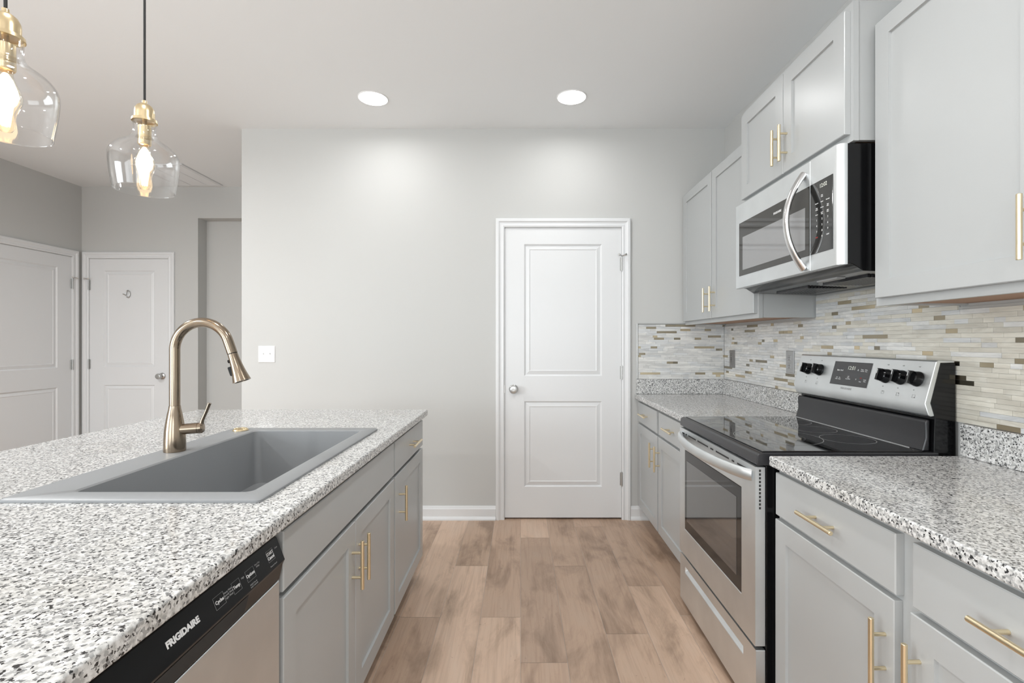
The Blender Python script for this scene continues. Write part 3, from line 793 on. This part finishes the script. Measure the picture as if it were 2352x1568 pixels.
# ------------------------------------------------------------------ sink, faucet, cover
sk = thing('kitchen_sink', 'grey composite drop-in single-bowl sink set in the island granite', 'sink', loc=((SK[0]+SK[1])/2, (SK[2]+SK[3])/2, C))
def rrect(x0, x1, y0, y1, r, z, n=5):
    pts = []
    for cx, cy, a0 in ((x1-r, y1-r, 0), (x0+r, y1-r, 90), (x0+r, y0+r, 180), (x1-r, y0+r, 270)):
        for k in range(n+1):
            a = math.radians(a0+90*k/n); pts.append((cx+r*math.cos(a), cy+r*math.sin(a), z))
    return pts
bm = BM(); BW = (-1.070, -.645, 1.170, 1.975)
L_ = [rrect(SK[0], SK[1], SK[2], SK[3], .012, C+.0006), rrect(SK[0], SK[1], SK[2], SK[3], .012, C+.006), rrect(SK[0]+.004, SK[1]-.004, SK[2]+.004, SK[3]-.004, .012, C+.009),
      rrect(BW[0]-.004, BW[1]+.004, BW[2]-.004, BW[3]+.004, .02, C+.009), rrect(BW[0], BW[1], BW[2], BW[3], .02, C+.005),
      rrect(BW[0]+.012, BW[1]-.008, BW[2]+.008, BW[3]-.008, .025, C-.200), rrect(BW[0]+.03, BW[1]-.026, BW[2]+.026, BW[3]-.026, .02, C-.215)]
LV = [[bm.verts.new(p) for p in l] for l in L_]
for p, q in zip(LV, LV[1:]):
    for i in range(len(p)): bm.faces.new((p[i], p[(i+1) % len(p)], q[(i+1) % len(p)], q[i]))
bm.faces.new(LV[-1])
# outside of the bowl
o_ = [[bm.verts.new(p) for p in rrect(SK[0], SK[1], SK[2], SK[3], .012, C+.0006)], [bm.verts.new(p) for p in rrect(BW[0]-.008, BW[1]+.008, BW[2]-.008, BW[3]+.008, .03, C+.0006)], [bm.verts.new(p) for p in rrect(BW[0]+.004, BW[1]-.0, BW[2], BW[3], .03, C-.225)]]
for p, q in zip(o_, o_[1:]):
    for i in range(len(p)): bm.faces.new((p[i], p[(i+1) % len(p)], q[(i+1) % len(p)], q[i]))
bm.faces.new(o_[-1]); bmesh.ops.remove_doubles(bm, verts=bm.verts, dist=1e-5)
link('basin', bm, M['sink'], sk, smooth=True, sharp=40)
bm = BM(); lathe(bm, [(.055, 0), (.055, .002), (.045, .003), (.040, .001), (.001, .001)], (-.86, 1.57, C-.2145), caps=False); link('drain', bm, M['nickel'], sk, smooth=True)
bm = BM(); cc = (-1.128, 1.972, C+.0095)
lathe(bm, [(.029, 0), (.029, .002), (.026, .006), (.018, .009), (.008, .0095), (.001, .0095)], cc, n=24)
for k in range(8):
    t = k*math.pi/4; tube(bm, [(cc[0]+.009*math.cos(t), cc[1]+.009*math.sin(t), cc[2]+.009), (cc[0]+.024*math.cos(t), cc[1]+.024*math.sin(t), cc[2]+.0065)], .0022, 8)
o = link('sink_hole_cover', bm, M['pbrass'], smooth=True, origin=cc); setp(o, 'small round brass hole cover at the far corner of the grey sink deck', 'sink cover')

FX, FY, FZ = -1.130, 1.600, C+.0095
fc = thing('kitchen_faucet', 'tall gooseneck pull-down faucet in brushed champagne bronze on the sink deck', 'faucet', loc=(FX, FY, FZ))
bm = BM(); lathe(bm, [(.031, 0), (.0315, .004), (.0312, .03), (.0295, .065), (.0262, .092), (.0215, .12), (.0178, .137), (.0165, .148)], (FX, FY, FZ), n=40); link('base', bm, M['bronze'], fc, smooth=True)
bm = BM(); R = .0895; za = 1.220; pts = [(FX, FY, FZ+.1485), (FX, FY, FZ+.2)]; pts += [(FX, FY, 1.12), (FX, FY, 1.18)]
for k in range(0, 41):
    t = math.radians(180-161*k/40); pts.append((FX+R+R*math.cos(t), FY, za+R*math.sin(t)))
e = Vector(pts[-1]); dr = Vector((math.sin(math.radians(19)), 0, -math.cos(math.radians(19))))
pts += [tuple(e+dr*.02), tuple(e+dr*.043)]
tube(bm, pts, [.0155]*len(pts), 28); link('spout', bm, M['bronze'], fc, smooth=True, sharp=50)
e2 = e+dr*.0435
bm = BM(); lathe(bm, [(.0145, 0), (.0145, .002)], e2, dr, 28); link('collar', bm, M['blackm'], fc)
bm = BM(); lathe(bm, [(.0150, .0), (.0158, .015), (.018, .04), (.0215, .065), (.0268, .09), (.0275, .0935), (.024, .0935), (.018, .088)], e2+dr*.0022, dr, 36)
sh = link('spray_head', bm, M['bronze'], fc, smooth=True)
bm = BM(); lathe(bm, [(.0235, .0), (.0235, .004)], e2+dr*.0895, dr, 28); link('nozzle', bm, M['blackm'], sh)
side = Vector((-dr.z, 0, dr.x))*-1; side = (side+Vector((0, -.35, 0))).normalized()
bm = BM(); lathe(bm, [(.0055, .012), (.0055, .0195), (.003, .021)], e2+dr*.022, side, 14)
def BP(u, v, w):
    q = e2+dr*(.056+v)+side*w+dr.cross(side).normalized()*u; return tuple(q)
rings(bm, BP, [(-.005, .005, -.016, .014, .012), (-.005, .005, -.016, .014, .0245), (-.003, .003, -.014, .011, .0265)])
link('spray_button', bm, M['blackm'], sh, smooth=True)
bm = BM(); hx = Vector((1, .25, .04)).normalized(); h0 = Vector((FX+.012, FY, .960))
lathe(bm, [(.017, 0), (.0175, .05), (.0175, .0565), (.0165, .057), (.0165, .058), (.018, .0585), (.018, .068), (.014, .073), (.005, .0745)], h0, hx, 28)
p0 = h0+hx*.066+Vector((0, 0, .008)); tube(bm, [p0, p0+Vector((.004, 0, .018)), p0+Vector((.0155, .002, .045)), p0+Vector((.026, .003, .073))], [.010, .007, .0065, .0072], 16, flat=((1, 0, -.3), .7))
link('lever_handle', bm, M['bronze'], fc, smooth=True)

# ------------------------------------------------------------------ pendants
def pendant(x, y, label):
    zc = 1.9
    root = thing('pendant_light', label, 'pendant light', loc=(x, y, 1.695), group='clear glass pendants over the island')
    bm = BM(); tube(bm, [(x, y, 1.964), (x, y, ZC-.022)], .0032, 10); link('cord', bm, M['cord'], root, smooth=True)
    bm = BM(); lathe(bm, [(.001, .0), (.062, .0), (.062, .006), (.058, .02), (.001, .0215)], (x, y, ZC-.022)); link('canopy', bm, M['pbrass'], root, smooth=True)
    bm = BM(); lathe(bm, [(.0062, .058), (.0065, .050), (.0066, .0495), (.013, .047), (.020, .041), (.0245, .031), (.0255, .020), (.0255, .005), (.0256, .004), (.0315, .002), (.0325, -.006), (.031, -.0065), (.030, -.001), (.022, 0), (.001, .0)], (x, y, 1.908), n=36, caps=True)
    link('cap', bm, M['pbrass'], root, smooth=True)
    bm = BM(); lathe(bm, [(.0065, .0), (.0065, -.020), (.0165, -.022), (.0168, -.075), (.0150, -.078), (.001, -.078)], (x, y, 1.9115), n=28); link('socket', bm, M['pbrass'], root, smooth=True)
    # glass bell
    pr = [(.0295, 1.905), (.029, 1.895), (.0285, 1.880), (.030, 1.866), (.036, 1.854), (.049, 1.843), (.065, 1.832), (.077, 1.820), (.0845, 1.807), (.087, 1.793), (.0865, 1.775), (.0835, 1.745), (.079, 1.715), (.0765, 1.697)]
    # smooth the profile
    P_ = []
    for i in range(len(pr)-1):
        p0 = pr[max(i-1, 0)]; p1 = pr[i]; p2 = pr[i+1]; p3 = pr[min(i+2, len(pr)-1)]
        for k in range(4):
            t = k/4
            f = lambda a, b, c, d: .5*((2*b)+(-a+c)*t+(2*a-5*b+4*c-d)*t*t+(-a+3*b-3*c+d)*t**3)
            P_.append((f(p0[0], p1[0], p2[0], p3[0]), f(p0[1], p1[1], p2[1], p3[1])))
    P_.append(pr[-1]); th = .0022
    prof = [(r, z) for r, z in P_]+[(pr[-1][0]-th/2, pr[-1][1]-.001)]+[(r-th, z) for r, z in P_[::-1]]
    bm = BM(); lathe(bm, prof, (x, y, 0), n=72, caps=False); link('shade', bm, M['glass'], root, smooth=True, sharp=60)
    zb = 1.9115-.078
    pb = [(.012, 0), (.0125, -.012), (.017, -.026), (.024, -.042), (.0275, -.056), (.0265, -.068), (.021, -.082), (.0165, -.096), (.0155, -.110), (.0150, -.122), (.011, -.131), (.001, -.134)]  # bulb profile; long lower tip follows the shape of a reflection in the shade
    bm = BM(); lathe(bm, pb, (x, y, zb), n=32); bl = link('bulb', bm, M['bulbglass'], root, smooth=True, sharp=80)
    bm = BM()
    for k in range(6):
        t = k*math.pi/3; c, s = math.cos(t), math.sin(t)
        tube(bm, [(x+.004*c, y+.004*s, zb-.014), (x+.013*c, y+.013*s, zb-.052), (x+.006*c, y+.006*s, zb-.120)], [.0016, .0028, .0016], 8)
    lathe(bm, [(.004, -.006), (.012, -.020), (.019, -.040), (.0215, -.054), (.018, -.068), (.008, -.084), (.005, -.115), (.001, -.122)], (x, y, zb), n=20)  # solid core widened so the bulb's glow is built into its shape
    link('filament_glow', bm, M['filament_glow'], bl, smooth=True)
    return root
pendant(-1.125, 1.465, 'clear glass and brass pendant light hanging fully in view over the sink')
pendant(-1.115, 1.060, 'clear glass and brass pendant light cut off by the left edge of the photo')

# ------------------------------------------------------------------ recessed lights, ceiling grille, wreath hook
for x, y, lab in ((-.904, 3.000, 'left round flush ceiling light, glowing white, farther from the cabinets'), (.311, 2.985, 'right round flush ceiling light, glowing white, nearer the cabinets'), *[(a, b, None) for a, b in ((-.904, 1.0), (.311, 1.0), (-.904, -1.0), (.311, -1.0), (-3.0, 1.9), (-3.0, -.8))]):  # positions without a label are unseen lights, added to brighten the room
    lab0 = lab; lab = lab or 'added unseen round ceiling light overhead or behind the viewer, to brighten the room'
    r = thing('ceiling_light', lab, 'ceiling light', loc=(x, y, ZC-.013), group='recessed ceiling lights')
    bm = BM(); lathe(bm, [(.0835, -.004), (.086, -.006), (.090, -.004), (.092, -.0005), (.0835, -.0005)], (x, y, ZC), n=48); link('trim_ring', bm, M['plate'], r, smooth=True)
    bm = BM(); lathe(bm, [(.083, -.001), (.083, -.006), (.065, -.009), (.02, -.0105), (.001, -.011)], (x, y, ZC), n=48); link('lens', bm, M['led'], r, smooth=True)
    a_ = area('ceiling_light_glow', (x, y, ZC-.0125), (0, 0, 0), .13, .13, 2.2 if lab0 else (27 if x < -2 else (4 if x < 0 else 7.5)), (.975, .985, .985), 'DISK'); a_.data.spread = math.radians(170); a_.parent = r; a_.location = (0, 0, .0005)

vx0, vx1, vy0, vy1 = -3.27, -2.84, 4.10, 4.67
vt = thing('ceiling_grille', 'white rectangular return air grille on the ceiling near the hall', 'air vent', loc=((vx0+vx1)/2, (vy0+vy1)/2, ZC-.012))
bm = BM()
for a in ((vx0, vx1, vy0, vy0+.03), (vx0, vx1, vy1-.03, vy1), (vx0, vx0+.03, vy0+.03, vy1-.03), (vx1-.03, vx1, vy0+.03, vy1-.03)): box(bm, *a, ZC-.010, ZC-.0005)
link('frame', bm, M['white'], vt, bevel=.003)
bm = BM(); y = vy0+.035
while y < vy1-.04:
    fs = [bm.verts.new(c) for c in ((vx0+.03, y, ZC-.003), (vx1-.03, y, ZC-.003), (vx1-.03, y+.0115, ZC-.0085), (vx0+.03, y+.0115, ZC-.0085))]
    g = [bm.verts.new((v.co.x, v.co.y+.0015, v.co.z-.0005)) for v in fs]
    bm.faces.new(fs); bm.faces.new(g[::-1])
    for i in range(4): bm.faces.new((fs[i], fs[(i+1) % 4], g[(i+1) % 4], g[i]))
    y += .014
for x in (vx0+.14, vx0+.29): box(bm, x-.003, x+.003, vy0+.03, vy1-.03, ZC-.0095, ZC-.006)
link('louvers', bm, M['white'], vt)
bm = BM(); box(bm, vx0+.03, vx1-.03, vy0+.03, vy1-.03, ZC-.0015, ZC-.0003); link('backing', bm, M['plate'], vt)

hk = Vector((-3.785, YH+.002-.0, 1.247+(784-675)/238.3))
bm = BM(); n = 24
pts = [(hk.x+.018*math.cos(t), hk.y-.0035, hk.z+.034*math.sin(t)) for t in [math.radians(200-x) for x in range(0, 331, 15)]]
tube(bm, pts, .0052, 10)
tube(bm, [(pts[0][0], hk.y-.004, pts[0][2]), (hk.x-.028, hk.y-.03, hk.z-.002)], .0045, 10)
o = link('adhesive_hook', bm, M['nickel'], smooth=True, origin=(hk.x, hk.y, hk.z)); setp(o, 'small oval metal hook on the upper panel of the far hallway door', 'hook')
